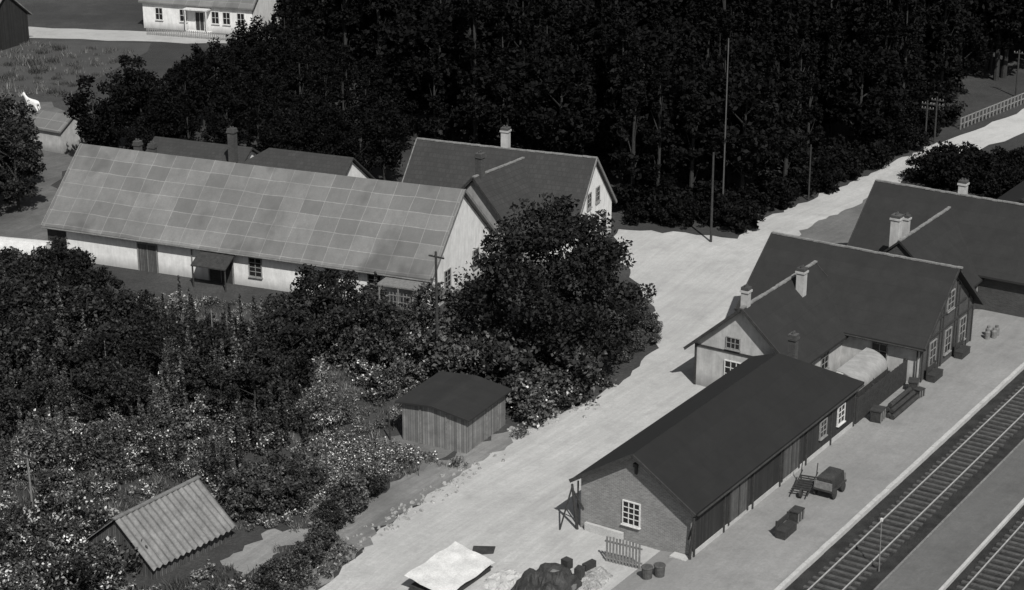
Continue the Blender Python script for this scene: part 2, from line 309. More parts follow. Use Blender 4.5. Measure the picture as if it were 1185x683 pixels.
chimney(e,26.8,-.3,7.2,8.3,.25,M['dbrick']); chimney(e,28.5,-.8,7.,8.2,.25,M['dbrick'])
e=empty('farm_outbuilding',(-18.8,152),rad(157.5))
gable(e,-6,7,9,2.6,5.9,M['white'],M['tile'],hip=5.5); chimney(e,5,0,4.5,7.2,.3,M['dbrick'])
e=empty('farm_cottage',(-27,158),rad(157.5)); gable(e,-5,4,8,2.6,5.0,M['white'],M['tile'])
# ---------- farmhouse -------------
ang=math.atan2(.375,-.927)
e=empty('farmhouse',(4.7+.375*4.6,140+.927*4.6),ang)
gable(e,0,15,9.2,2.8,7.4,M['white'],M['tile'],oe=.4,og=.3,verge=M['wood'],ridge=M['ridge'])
for y in (-1,1): window(e,(0,y,4.3),(0,-1),.8,1.1,2,3)
for y in (2.6,0,-2.6): window(e,(0,y,1.6),(0,-1),.9,1.3)
chimney(e,7.6,-.3,7.,9.0,.3,M['pale'])
e2=empty('farmhouse_wing',(1.9,147.4),rad(180+55))
gable(e2,0,8.3,8,2.8,6.9,M['dull'],M['tile'],oe=.4,og=.3,ridge=M['ridge'],verge=M['tim']); chimney(e2,7.6,0,6.5,8.6,.28,M['dbrick'])
# ---------- villa -------------
a0=(-29.9,225.2);a1=(-43.4,229.7)
ang=math.atan2(a1[1]-a0[1],a1[0]-a0[0]); L=math.hypot(a1[1]-a0[1],a1[0]-a0[0])
e=empty('white_villa',(a0[0],a0[1]+4),ang)
gable(e,0,L+.5,8,3.5,6.8,M['white'],M['slate'],oe=.4)
for x in (1.5,3.4,4.9,9.2,12.5): window(e,(x,4,1.9),(-1,0),.9,1.4,2,2,fm=M['frame'])
door(e,(7.,4,0.2),(-1,0),1.1,2.2,M['tim'],fm=M['frame'])
MB().box((7,4.6,2.9),(1.6,.6,.08)).tube((5.6,5.1,0),(5.6,5.1,2.85),.08,.08).tube((8.4,5.1,0),(8.4,5.1,2.85),.08,.08).box((7,4.6,.1),(1.6,.6,.1)).obj('porch',M['frame'],e)
e=empty('picket_fence',(-44,226),ang+math.pi); mb=MB()
for i in range(64): mb.box((i*.25,0,.45),(.05,.02,.45))
for z in (.25,.7): mb.box((8,.04,z),(8,.02,.04))
mb.obj('pickets',M['oldp'],e)
e=empty('dark_barn',(-63.4,220.3),rad(157)); gable(e,-5,14,8,3.5,6.5,M['dark'],M['slate'])
# ---------- garden shed -------------
e=empty('garden_shed',(-2.75,104.9),math.atan2(.884,.467))
MB().add([(0,0,0),(5,0,0),(5,4.5,0),(0,4.5,0),(0,0,2.3),(5,0,2.3),(5,4.5,2.5),(0,4.5,2.5),(0,2.25,2.62),(5,2.25,2.62)],[(3,0,4,8,7),(0,1,5,4),(1,2,6,9,5),(2,3,7,6)]).obj('walls',M['greyb'],e)
MB().add([(-.3,-.35,2.27),(5.3,-.35,2.27),(5.3,2.25,2.7),(-.3,2.25,2.7),(5.3,4.85,2.5),(-.3,4.85,2.5)]+[(-.3,-.35,2.37),(5.3,-.35,2.37),(5.3,2.25,2.8),(-.3,2.25,2.8),(5.3,4.85,2.6),(-.3,4.85,2.6)],
 [(6,7,8,9),(9,8,10,11),(1,0,3,2),(2,3,5,4),(0,1,7,6),(1,2,8,7),(2,4,10,8),(4,5,11,10),(5,3,9,11),(3,0,6,9)]).obj('roof',M['bitumen2'],e)
MB().box((-.03,1.4,1.2),(.03,.05,1.15)).box((-.03,3.2,1.2),(.03,.05,1.15)).box((2.5,-.03,1.1),(.05,.03,1.1)).box((4.,-.03,1.1),(.05,.03,1.1)).obj('battens',M['wood'],e)
# ---------- corrugated hut -------------
d=Vector((3.5,4.9)).normalized(); e=empty('corrugated_hut',(-20.9,90.3),math.atan2(d.y,d.x))
W=2.6;hz=.9;rz=2.9
MB().add([(.1,-W+.15,0),(.1,W-.15,0),(.1,W-.15,hz),(.1,0,rz-.08),(.1,-W+.15,hz),(5.9,-W+.15,0),(5.9,W-.15,0),(5.9,W-.15,hz),(5.9,0,rz-.08),(5.9,-W+.15,hz)],[(0,1,2,3,4),(9,8,7,6,5),(0,4,9,5),(1,6,7,2)]).obj('slatted_walls',M['slat'],e)
mb=MB(); n=160
for sg in (-1,1):
    vs=[];fs=[]
    for i in range(n+1):
        x=-.15+6.3*i/n; dz=.06*math.sin(x*2*math.pi/.42); j=int((x+.15)/.84); jit=((j*7919)%13-6)*.014
        sl=(rz-hz)/W
        vs+= [(x,0,rz+dz+.06),(x,sg*(W+.2+jit),hz-.2*sl+dz+.06+jit*.3)]
    for i in range(n): fs.append((2*i,2*i+1,2*i+3,2*i+2) if sg<0 else (2*i,2*i+2,2*i+3,2*i+1))
    mb.add(vs,fs)
mb.obj('corrugated_roof',M['iron'],e)
MB().box((3,0,rz+.1),(3.2,.12,.04)).obj('ridge_flashing',M['iron'],e)
# -------- ground ------------
def groundmat():
    m,n,l,b=nt('ground_grass'); c=coords(n)
    f=noise(n,l,c,.06,8,.65,.4,.6); f2=noise(n,l,c,.5,8,.75,.35,.65); f3=noise(n,l,c,4,4,.7)
    col=mixc(n,l,f,grey(.03),grey(.07)); col=mixc(n,l,f2,mixc(n,l,.6,col,grey(.02)),col); col=mixc(n,l,f3,mixc(n,l,.5,col,grey(.015)),col)
    l.new(col,b.inputs['Base Color']); b.inputs['Roughness'].default_value=.95; bump(n,l,f3,b,.6,.1); return m
def dirtmat(name,lo,hi,rot=AA,rut=.5,dk=.45):
    m,n,l,b=nt(name); c=coords(n)
    wn=N(n,'ShaderNodeTexNoise'); wn.inputs['Scale'].default_value=.04; wn.inputs['Detail'].default_value=1; l.new(c,wn.inputs['Vector'])
    va=N(n,'ShaderNodeVectorMath',operation='MULTIPLY_ADD'); l.new(wn.outputs['Color'],va.inputs[0]); va.inputs[1].default_value=(4,4,0); l.new(c,va.inputs[2]); cw=va.outputs[0]
    f=noise(n,l,c,.12,9,.7,.35,.65); f2=noise(n,l,mapping(n,l,cw,-rot,(.05,.7,1)),1.0,10,.8,.36,.64); f3=noise(n,l,c,2.2,8,.8,.3,.7); f4=noise(n,l,mapping(n,l,cw,-rot,(.12,2.4,1)),1.,8,.85,.48,.66)
    f5=noise(n,l,c,.35,7,.75,.5,.72); f6=noise(n,l,c,7,3,.8,.35,.6)
    col=mixc(n,l,f,grey(lo),grey(hi)); col=mixc(n,l,f2,mixc(n,l,rut*.75,col,grey(lo*dk)),col); col=mixc(n,l,f3,mixc(n,l,.45,col,grey(lo*.65)),col)
    col=mixc(n,l,f4,mixc(n,l,rut*.35,col,grey(lo*.5)),col); col=mixc(n,l,f5,col,mixc(n,l,.4,col,grey(lo*.4))); col=mixc(n,l,f6,mixc(n,l,.25,col,grey(lo*.5)),col)
    l.new(col,b.inputs['Base Color']); b.inputs['Roughness'].default_value=.95; bump(n,l,f3,b,.5,.06); return m
R=1500
sheet('ground',[(-R,-R),(R,-R),(R,R),(-R,R)],0,groundmat())
def rough_edge(pts,step=1.2,amp=.5,seed=1):
    rnd=random.Random(seed); out=[]
    for i,p in enumerate(pts):
        q=pts[(i+1)%len(pts)]; L=math.hypot(q[0]-p[0],q[1]-p[1]); k=max(1,min(120,int(L/step)))
        for j in range(k):
            t=j/k; nx,ny=-(q[1]-p[1])/max(L,.01),(q[0]-p[0])/max(L,.01); r=rnd.gauss(0,amp) if j else rnd.gauss(0,amp*.5)
            out.append((p[0]+(q[0]-p[0])*t+nx*r,p[1]+(q[1]-p[1])*t+ny*r))
    return out
sheet('dirt_road',rough_edge(PLAN['road']+[ab(128,-57),ab(128,-41),ab(60,-41),ab(60,-60)],.9,.22),.012,dirtmat('road_dirt',.46,.66,AA,.6,.4))
sheet('grass_verge',rough_edge(PLAN['vergeg'],.8,.25,3),.02,dirtmat('verge_grass_soil',.12,.25,AA,.6))
e=st('station_platform',55,0)
MB().add([(0,44.2,.02),(0,43,.2),(0,36.95,.2),(0,36.95,0),(140,44.2,.02),(140,43,.2),(140,36.95,.2),(140,36.95,0)],[(0,1,5,4),(1,2,6,5),(2,3,7,6)]).obj('surface',dirtmat('platform_gravel',.25,.35,0,.4),e)
mb=MB()
for i in range(140): mb.box((i+.5,36.8+random.uniform(-.015,.015),.13+random.uniform(-.01,.01)),(.485,.13,.14))
mb.obj('kerb',M['conc'],e)
e=st('island_platform',55,0)
MB().box((70,31.2,.07),(70,1.35,.07)).obj('surface',dirtmat('island_gravel',.12,.18,0,.4),e)
MB().box((70,29.75,.1),(70,.09,.12)).obj('kerb',M['conc'],e)
MB().box((70,32.63,.08),(70,.06,.1)).obj('kerb_2',M['wood'],e)
sheet('ballast_bed',[ab(55,-36.65),ab(195,-36.65),ab(195,-20),ab(55,-20)],.014,simple('ballast',.018,.06,1.2,.95,1.,14))
for bc in (-34.7,-28.0,-23):
    e=st('railway_track',55,bc); mb=MB()
    for i in range(220): mb.box((i*.64+random.uniform(-.05,.05),random.uniform(-.05,.05),.05),(.12,1.2+random.uniform(-.06,.06),.06))
    mb.obj('sleepers',M['sleeper'],e)
    mb=MB()
    for s in (-.75,.75): mb.box((70,s,.17),(70,.035,.06)).box((70,s,.245),(70,.035,.018),mi=1)
    mb.obj('rails',[M['rust'],M['metal']],e)
sheet('field',PLAN['field'],.01,dirtmat('field_soil',.05,.08,.1,.3))
sheet('country_road',rough_edge(PLAN['croad'],3,.4),.016,dirtmat('country_road_dirt',.38,.5,.2,.3))
sheet('farmyard',rough_edge(PLAN['fyard'],2,.5),.02,dirtmat('farmyard_dirt',.08,.25,1,.6))
sheet('lane',rough_edge(PLAN['lane'],2,.3),.016,dirtmat('lane_dirt',.5,.6,.8,.3))
sheet('vegetable_plot',rough_edge(PLAN['plot'],1,.3),.018,dirtmat('plot_soil',.12,.25,AA,.5))
sheet('bare_earth',rough_edge(PLAN['bare'],.4,.3),.018,dirtmat('bare_soil',.25,.42,AA,.6,.3))
sheet('verge',rough_edge(PLAN['verge'],.6,.25),.0165,dirtmat('verge_soil',.18,.42,AA,.8,.2))
# -------- vegetation ------------
def foliage(rng,blobs,per,size,asp=.6):
    cs=[]
    for (c,r) in blobs:
        k=per
        d=rng.normal(size=(k,3)); d/=np.linalg.norm(d,axis=1)[:,None]; rr=rng.random(k)**.4
        rv=np.array(r if hasattr(r,'__len__') else (r,r,r*.8)); cs.append(np.array(c)+d*rr[:,None]*rv)
    c=np.concatenate(cs); k=len(c)
    n=rng.normal(size=(k,3)); n[:,2]=np.abs(n[:,2])+.3; n/=np.linalg.norm(n,axis=1)[:,None]
    t=np.cross(n,rng.normal(size=(k,3))); t/=np.linalg.norm(t,axis=1)[:,None]; u=np.cross(n,t)
    s=size*(.5+rng.random(k))[:,None]
    v=np.stack([c-t*s-u*s*asp*.3,c-u*s*asp,c+t*s,c+u*s*asp],1).reshape(-1,3)
    f=np.arange(4*k).reshape(-1,4); return v,f
def mkleaf(name,rng,blobs,per,size,mats,parent=None,fl=0.,extra=None):
    v,f=foliage(rng,blobs,per,size); mb=MB(); mb.v=[tuple(x) for x in v.tolist()]; mb.f=[tuple(x) for x in f.tolist()]
    bl=np.repeat(rng.random(len(blobs))**2.5*3.2,per)
    mb.m=[1 if r<fl*k else 0 for r,k in zip(rng.random(len(f)),bl)]
    if extra: extra(mb)
    return mb.obj(name,mats,parent)
def limbs(mb,rng,h,r,R0,z0,n=7,mi=2):
    mb.tube((0,0,-.2),(.1,.05,h*.45),r,r*.65,8,mi); mb.tube((.1,.05,h*.44),(-.1,.1,h*.85),r*.65,r*.15,7,mi)
    for i in range(n):
        a=i*2.4+rng.random(); z=z0+(h*.75-z0)*i/n; rr=R0*(.5+.3*rng.random())
        mb.tube((.08,.05,z),(rr*math.cos(a),rr*math.sin(a),z+h*.15),r*.35,r*.08,6,mi)
def crown(rng,h,Rr,z0,nb,br,shape=1.):
    bl=[]
    while len(bl)<nb:
        d=rng.normal(size=3); d/=np.linalg.norm(d); q=.45+.6*rng.random()**.6
        x,y,z=d*q; zz=(z0+h)/2+z*(h-z0)/2; k=1-shape*max(0,z)**2*.35
        bl.append(((x*Rr*k,y*Rr*k,max(.1,zz)),br*(.6+.8*rng.random())))
    return bl
def proto(kind,seed,par):
    rng=np.random.default_rng(seed)
    if kind=='deciduous':
        h=12+rng.random()*2; R0=3.4
        return mkleaf('deciduous_tree',rng,crown(rng,h,R0,2.5,60,1.0),80,.22,[M['leafd'],M['petal'],M['trunk']],par,0,lambda mb:limbs(mb,rng,h,.25,R0,3))
    if kind=='farmtree':
        h=12+rng.random()*2; R0=4
        return mkleaf('deciduous_tree',rng,crown(rng,h,R0,1.5,70,1.1),80,.22,[M['leaf'],M['petal'],M['trunk']],par,0,lambda mb:limbs(mb,rng,h,.25,R0,3))
    if kind=='conifer':
        h=15+rng.random()*3; bl=[]
        for i in range(80):
            q=rng.random(); z=1.0+(h-1.)*q; r=2.3*(1-q)+.2; a=rng.random()*6.28; bl.append(((r*.7*math.cos(a),r*.7*math.sin(a),z),(max(.3,r*.38),max(.3,r*.38),.4)))
        return mkleaf('spruce_tree',rng,bl,60,.19,[M['leafd'],M['petal'],M['trunk']],par,0,lambda mb:limbs(mb,rng,h,.22,1.2,2))
    if kind=='under':
        return mkleaf('undergrowth_bush',rng,crown(rng,2.6,1.7,.0,24,.6),60,.16,[M['leafd'],M['petal'],M['trunk']],par,.0)
    if kind=='shrub':
        return mkleaf('shrub',rng,crown(rng,2.4,1.3,.1,20,.5),60,.11,[M['leafg'],M['petal'],M['trunk']],par,.0,lambda mb:limbs(mb,rng,2.2,.07,1,.3,5))
    if kind=='flower':
        return mkleaf('flowering_shrub',rng,crown(rng,1.7,1.2,.1,18,.42),65,.085,[M['leafg'],M['petal'],M['trunk']],par,.12,lambda mb:limbs(mb,rng,1.5,.05,.9,.2,5))
    if kind=='fruit':
        h=4.6+rng.random(); return mkleaf('fruit_tree',rng,crown(rng,h,1.8,.6,34,.6),90,.12,[M['leaf'],M['petal'],M['trunk']],par,0,lambda mb:limbs(mb,rng,h,.12,1.8,1.,9))
    if kind=='tall':
        bl=[]
        for s in range(7):
            x,y=rng.normal(size=2)*.75; hh=2.8+rng.random()*2.4
            for i in range(10): bl.append(((x,y,.2+hh*i/10),(.34*(1-i/13),.34*(1-i/13),.4)))
        return mkleaf('upright_bush',rng,bl,32,.11,[M['leafg'],M['petal'],M['trunk']],par,.004)
    if kind=='low':
        bl=[((rng.normal()*.35,rng.normal()*.35,.2+rng.random()*.25),(.25,.25,.25)) for i in range(7)]
        return mkleaf('low_plant',rng,bl,22,.075,[M['grass'],M['petal']],par,.05)
    if kind=='grass':
        mb=MB()
        for i in range(70):
            x,y=rng.normal(size=2)*.3; a=rng.random()*6.28; hh=.15+.35*rng.random(); dx,dy=.03*math.cos(a),.03*math.sin(a); lx,ly=rng.normal(size=2)*.12
            mb.add([(x-dx,y-dy,0),(x+dx,y+dy,0),(x+lx,y+ly,hh)],[(0,1,2)])
        return mb.obj('grass_tuft',M['grass'],par)
def inpoly(p,poly):
    x,y=p;c=False;j=len(poly)-1
    for i in range(len(poly)):
        xi,yi=poly[i];xj,yj=poly[j]
        if (yi>y)!=(yj>y) and x<(xj-xi)*(y-yi)/(yj-yi)+xi: c=not c
        j=i
    return c
def vn(x,y,s):
    def h(i,j): return (math.sin(i*127.1+j*311.7+s*74.7)*43758.5453)%1
    i,j=math.floor(x),math.floor(y); u,v=x-i,y-j; u=u*u*(3-2*u); v=v*v*(3-2*v)
    return (h(i,j)*(1-u)+h(i+1,j)*u)*(1-v)+(h(i,j+1)*(1-u)+h(i+1,j+1)*u)*v
def scatter(root,poly,kinds,spacing,smin,smax,seed,avoid=(),patchy=0,rowang=None):
    rnd=random.Random(seed); c,s=(1,0) if rowang is None else (math.cos(rowang),math.sin(rowang))
    rp=[(x*c+y*s,-x*s+y*c) for x,y in poly]
    xs=[p[0] for p in rp]; ys=[p[1] for p in rp]; pts=[]
    j1=.5 if rowang is None else .12
    y=min(ys)
    while y<max(ys):
        x=min(xs)
        while x<max(xs):
            q=(x+rnd.uniform(-.5,.5)*spacing,y+rnd.uniform(-j1,j1)*spacing)
            p=(q[0]*c-q[1]*s,q[0]*s+q[1]*c)
            if inpoly(p,poly) and not any(inpoly(p,a) for a in avoid):
                v=vn(p[0]/5,p[1]/7,seed)
                if v>=patchy: pts.append((p[0],p[1],v))
            x+=spacing*(.5 if rowang is not None else 1)
        y+=spacing
    e=empty(root,(0,0),0); groups=[[] for _ in kinds]
    for p in pts: groups[min(len(kinds)-1,int(len(kinds)*(.5*vn(p[0]/4,p[1]/5,seed+9)+.5*rnd.random())))].append(p)
    for (kind,sd),gp in zip(kinds,groups):
        if not gp: continue
        mb=MB()
        for (x,y,v) in gp:
            s_=rnd.uniform(smin,smax)*(.75+.5*v)/2; a=rnd.uniform(0,6.28)
            mb.add([(x+s_*1.4142*math.cos(a+k*math.pi/2),y+s_*1.4142*math.sin(a+k*math.pi/2),0) for k in range(4)],[(0,1,2,3)])
        o=mb.obj('patch',M['leaf'],e); o.instance_type='FACES'; o.use_instance_faces_scale=True; o.show_instancer_for_render=False; o.show_instancer_for_viewport=False
        proto(kind,sd,o)
def rect(cx,cy,ang,x0,x1,y0,y1):
    c,s=math.cos(ang),math.sin(ang); return [(cx+x*c-y*s,cy+x*s+y*c) for x,y in ((x0,y0),(x1,y0),(x1,y1),(x0,y1))]
def widen(poly,k):
    mx=sum(p[0] for p in poly)/len(poly); my=sum(p[1] for p in poly)/len(poly); return poly
LN=[(38.5,174),(40.5,178),(51,191.5),(66,208.5),(69,198),(54,181.5),(45,172),(41,168.5)]
AV=[rect(-5.9+.383*5.5,129.5+.924*5.5,math.atan2(.383,-.924),-1,34,-6.5,6.8),
    rect(-2.75,104.9,math.atan2(.884,.467),-1.6,6,-1.4,5.8),
    rect(-20.9,90.3,math.atan2(4.9,3.5),-.8,6.8,-3.9,3.4),
    rect(4.7+.375*4.6,140+.927*4.6,math.atan2(.375,-.927),-2,17,-6.5,6.5),
    rect(1.9,147.4,rad(235),-1,10,-5,5), rect(-18.8,152,rad(157.5),-8,9,-6,6), rect(-27,158,rad(157.5),-6,8,-6,6), LN, rect(-43.2,175,rad(150),-3,4,-3,3)]
FT=[('conifer',1),('conifer',2),('deciduous',3),('conifer',4),('conifer',5)]
P=PLAN
scatter('forest',P['forest'],FT,3.8,.7,1.15,11,AV)
scatter('woodland',P['wood'],[('deciduous',1),('deciduous',2),('conifer',3)],3.6,.4,.62,12,AV)
scatter('roadside_trees',P['rtrees'],[('deciduous',6),('deciduous',7)],2.8,.2,.34,13,AV)
scatter('undergrowth',P['under'],[('under',6),('under',7)],1.7,.6,1.1,31,AV)
scatter('roadside_bushes',P['rbush'],[('under',8),('under',9)],1.7,.6,1.1,32,AV)
scatter('farm_trees',P['ftrees'],[('farmtree',1),('farmtree',2)],3.6,.5,.8,14,AV)
scatter('orchard',P['orch'],[('fruit',21),('tall',22),('fruit',23),('tall',24)],2.1,.6,1.0,15,AV,.06)
scatter('garden_shrubbery',P['shrub'],[('shrub',31),('flower',32),('shrub',33),('flower',36)],1.6,.8,1.4,16,AV)
scatter('flower_garden',P['fgard'],[('shrub',34),('flower',35),('tall',37),('flower',36)],1.5,.4,.85,17,AV,.36)
scatter('flowering_bushes',P['fbush'],[('flower',38),('flower',39)],1.3,.7,1.2,18,AV)
scatter('bushes',P['bush'],[('shrub',40)],1.1,.6,.9,19,AV)
scatter('hedge',P['hedge'],[('shrub',41),('shrub',42)],.7,.42,.66,20,AV)
scatter('garden_plants',P['plants'],[('low',51),('grass',53),('low',52),('grass',54)],.8,.5,1.1,21,AV+[P['bare'],P['verge'],P['plot']],.12)
scatter('vegetable_rows',P['plot'],[('low',55)],.75,.5,.8,22,AV,.1,AA+.3)
scatter('verge_grass',P['verge'],[('grass',56),('low',57)],.55,.4,1.,23,AV,.45)
scatter('bare_earth_weeds',P['bare'],[('grass',66),('low',67)],.6,.4,.9,27,AV,.5)
scatter('field_grass',P['fieldg'],[('grass',58)],2.,.8,1.6,24)
scatter('roadside_weeds',P['weeds'],[('shrub',59),('low',60)],.9,.3,.6,25,AV,.3)
rng=np.random.default_rng(77)
bt=mkleaf('linden_tree',rng,crown(rng,11.2,5.9,.6,230,1.0,.7),120,.14,[M['leaf'],M['petal'],M['trunk']],None,0,lambda mb:limbs(mb,rng,10,.4,5,1.5,12)); bt.location=(2.8,118.9,0)
# -------- poles -----------
def pole(name,xy,h,arms=2,r=.11,ang=AA+math.pi/2,mat='tim'):
    e=empty(name,xy,ang); MB().tube((0,0,0),(.05,0,h),r,r*.7).obj('mast',M[mat],e)
    mb=MB()
    for i in range(arms):
        z=h-.35-i*.45; mb.box((0,0,z),(.6,.05,.05),mi=0)
        for x in (-.55,-.25,.25,.55): mb.tube((x,0,z+.04),(x,0,z+.18),.035,.035,6,1)
    if arms: mb.obj('crossarms',[M['tim'],M['oldp']],e)
    return e
pole('telegraph_pole',(-4.9,116.6),9,1); pole('telegraph_pole',(16.1,146),7.5,0); pole('flagpole',(17.6,151.6),15.5,0,.07,mat='slat')
pole('telegraph_pole',(39.4,175.2),4.5,2,.1); pole('telegraph_pole',(40.6,176.6),4.5,2,.1); pole('telegraph_pole',(53,194.9),5,1); pole('telegraph_pole',(25.7,157.5),5,0,.08)
pole('washing_post',(-27.4,97.9),3.4,1,.07,mat='wood'); pole('washing_post',(-10.8,100.7),2.6,1,.06); pole('washing_post',(-7.5,106.9),1.8,0,.06)
for q in ((-15.5,116),(-20,118.5),(-26,113)): pole('garden_stake',q,4.2,0,.045,mat='wood')
e=pole('platform_lamp_post',(19.5,89.9),3,0,.035,mat='wood'); MB().box((0.05,0,3.05),(.06,.06,.08)).obj('lantern',M['frame'],e)
# -------- platform things -----------
e=empty('luggage_cart',(18.3,99.1),AA,.2)
mb=MB().box((0,0,.55),(1.0,.6,.06)).box((0,0,.92),(.9,.5,.3),taper=.93); mb.box((0,0,1.28),(.8,.42,.07),taper=.8)
for x in (-.6,.6):
    for y in (-.58,.58): mb.tube((x,y-.04,.28),(x,y+.04,.28),.28,.28,14,1)
for x in (-.95,.95): mb.box((x,0,.8),(.03,.55,.25),mi=2)
mb.obj('bed_and_load',[M['coal'],M['tim'],M['wood']],e)
e=empty('hand_barrow',(16.9,99.3),AA+.2,.2); mb=MB()
for i in range(7): mb.box((-.9+i*.3,0,.55),(.05,.5,.03))
for s in (-.45,.45): mb.tube((-1.3,s,.35),(1.2,s,.75),.04,.04,6); mb.tube((.9,s,.7),(1.1,s,1.4),.03,.03,6)
mb.tube((-.9,-.06,.3),(-.9,.06,.3),.3,.3,14); mb.tube((.7,-.4,.65),(.7,-.4,0),.04,.04,6); mb.tube((.7,.4,.65),(.7,.4,0),.04,.04,6); mb.obj('frame',M['tim'],e)
def bench(xy,ang=AA):
    e=empty('platform_bench',xy,ang,.2)
    MB().box((0,0,.45),(.75,.3,.04)).box((-.7,0,.22),(.05,.28,.22)).box((.7,0,.22),(.05,.28,.22)).box((0,.28,.75),(.75,.04,.16)).box((0,-.02,.2),(.65,.26,.2)).box((-.7,.28,.6),(.04,.05,.4)).box((.7,.28,.6),(.04,.05,.4)).obj('seat_and_back',M['tim'],e)
def crate(xy,ang=AA,s=1.):
    e=empty('packing_crate',xy,ang,.2); e.scale=(s,s,s); mb=MB().box((0,0,.33),(.38,.27,.3)).box((0,0,.65),(.42,.31,.03)); [mb.box((x,-.29,.33),(.04,.02,.3),mi=1) for x in (-.34,0,.34)]; mb.obj('box',[M['tim'],M['wood']],e)
bench((15.1,93.9)); crate((15.9,95.6)); bench(ab(112.5,-40.9)); bench(ab(117.5,-40.9)); crate(ab(109.8,-41.3),AA+.3,1.1); crate(ab(109.1,-40.6),AA-.2,.8); crate(ab(104,-41.3),AA+.1,1.2)
e=empty('milk_churns',ab(121.5,-40.6),0,.2); mb=MB()
for x,y in ((0,0),(.5,.2),(.2,.6),(.8,.7)): mb.tube((x,y,0),(x,y,.5),.2,.2,12).tube((x,y,.5),(x,y,.62),.2,.1,12).tube((x,y,.62),(x,y,.74),.12,.12,12)
mb.obj('churns',M['iron'],e)
e=empty('timber_stack',(24.7,111.7),AA,.2); mb=MB()
for i,(y,z) in enumerate(((-.5,.15),(-.15,.15),(.2,.15),(-.3,.45),(.05,.45),(-.1,.72))): mb.tube((-2.2+.1*i,y,z),(2.1-.12*i,y,z),.16,.14)
mb.obj('logs',M['tim'],e)
e=empty('picket_gate',(5,91.1),AA-math.pi/2+.1); mb=MB()
for i in range(11): mb.box((.1+i*.19,0,.75+.02*(i%3)),(.055,.02,.75))
for z in (.35,1.2): mb.box((1.05,.04,z),(1.1,.025,.05))
mb.obj('pickets',M['wood'],e)
e=empty('waste_bin',(7.1,88.9),.3); mb=MB()
for s in (0,.7): mb.tube((s,0,0),(s,0,.8),.26,.3,14).tube((s,0,.8),(s,0,.86),.33,.3,14)
mb.obj('drums',M['rust'],e)
e=empty('canvas_cover',(-4.5,86.9),AA)
vs=[];fs=[];n=10; rnd=random.Random(4)
for i in range(n+1):
    for j in range(n+1):
        x=4.6*i/n;y=-1.3+2.6*j/n; vs.append((x+rnd.uniform(-.03,.03),y,.75+.25*y/1.3-.06*math.sin(i*1.3)*math.cos(j*.9)+rnd.uniform(-.015,.015)))
for i in range(n):
    for j in range(n): a=i*(n+1)+j; fs.append((a,a+n+1,a+n+2,a+1))
MB().add(vs,fs).obj('canvas',M['cloth'],e)
MB().box((2.3,0,.2),(2.15,1.1,.22)).obj('stacked_goods',M['tim'],e)
def mound(name,xy,w,l,h,mat,ang=AA,seed=1):
    rng=random.Random(seed); n=18; vs=[];fs=[]
    for i in range(n+1):
        for j in range(n+1):
            x=-1+2*i/n;y=-1+2*j/n; k=max(0,1-x*x)*max(0,1-y*y); nn=vn(x*3.5+seed,y*3.5,seed)
            vs.append((x*l*(1-.12*y*y)+rng.uniform(-.06,.06),y*w*(1-.12*x*x)+rng.uniform(-.06,.06),h*k**.4*(.35+.9*nn)-.02))
    for i in range(n):
        for j in range(n): a=i*(n+1)+j; fs.append((a,a+n+1,a+n+2,a+1))
    o=MB().add(vs,fs).obj(name,mat); o.location=(xy[0],xy[1],0); o.rotation_euler=(0,0,ang); return o
mound('tarpaulin_heap',(1.6,87.6),1.4,2.4,1.3,M['coal'],AA,2); mound('rubble_heap',(4,88.9),1.,1.5,.4,M['stonem'],AA,4); mound('sand_heap',(-.5,88.9),.8,1.2,.4,M['conc'],AA,6)
e=empty('timber_boxes',(2.9,89.3),AA+.3); mb=MB(); rnd=random.Random(9)
for i in range(12):
    a=rnd.uniform(0,3); mb.box((rnd.uniform(-1.6,1.2),rnd.uniform(-1.1,.9),.2+rnd.uniform(0,.6)),(rnd.uniform(.2,.6),rnd.uniform(.15,.35),rnd.uniform(.1,.28)),((math.cos(a),math.sin(a),0),(-math.sin(a),math.cos(a),0),(0,0,1)),mi=i%3)
mb.obj('boxes',[M['coal'],M['wood'],M['tim']],e)
MB().add([(0,0,.02),(1.2,.2,.02),(1.3,.9,.05),(.1,1.,.03),(0,0,.07),(1.2,.2,.07),(1.3,.9,.1),(.1,1.,.08)],[(4,5,6,7),(0,1,5,4),(1,2,6,5),(2,3,7,6),(3,0,4,7)]).obj('sheet_metal_plate',M['coal']).location=(-2.2,91.7,0.02)
rnd=random.Random(8); mb=MB()
for i in range(260):
    t=rnd.random(); p0,p1=((-.1,108.2),(5.4,113.1)) if i<90 else ((-10.3,90.5),(-1.2,104.4))
    x=p0[0]+(p1[0]-p0[0])*t+rnd.gauss(0,.5); y=p0[1]+(p1[1]-p0[1])*t+rnd.gauss(0,.4); s=rnd.uniform(.04,.15)
    mb.box((x,y,s*.4),(s,s*.7,s*.5),((math.cos(i),math.sin(i),0),(-math.sin(i),math.cos(i),.1),(0,.1,1)),taper=.6)
mb.obj('roadside_stones',M['stonem'])
pa=(44.2,181.5);pb=(53.7,192.7);e=empty('post_fence',pa,math.atan2(pb[1]-pa[1],pb[0]-pa[0])); L=math.hypot(pb[0]-pa[0],pb[1]-pa[1]); mb=MB()
k=int(L*1.3)+10
for i in range(k): mb.box((i*.77,0,.6),(.05,.05,.6))
for z in (.5,1.1): mb.box((k*.385,0.06,z),(k*.385,.02,.05))
mb.obj('rails_and_posts',M['oldp'],e)
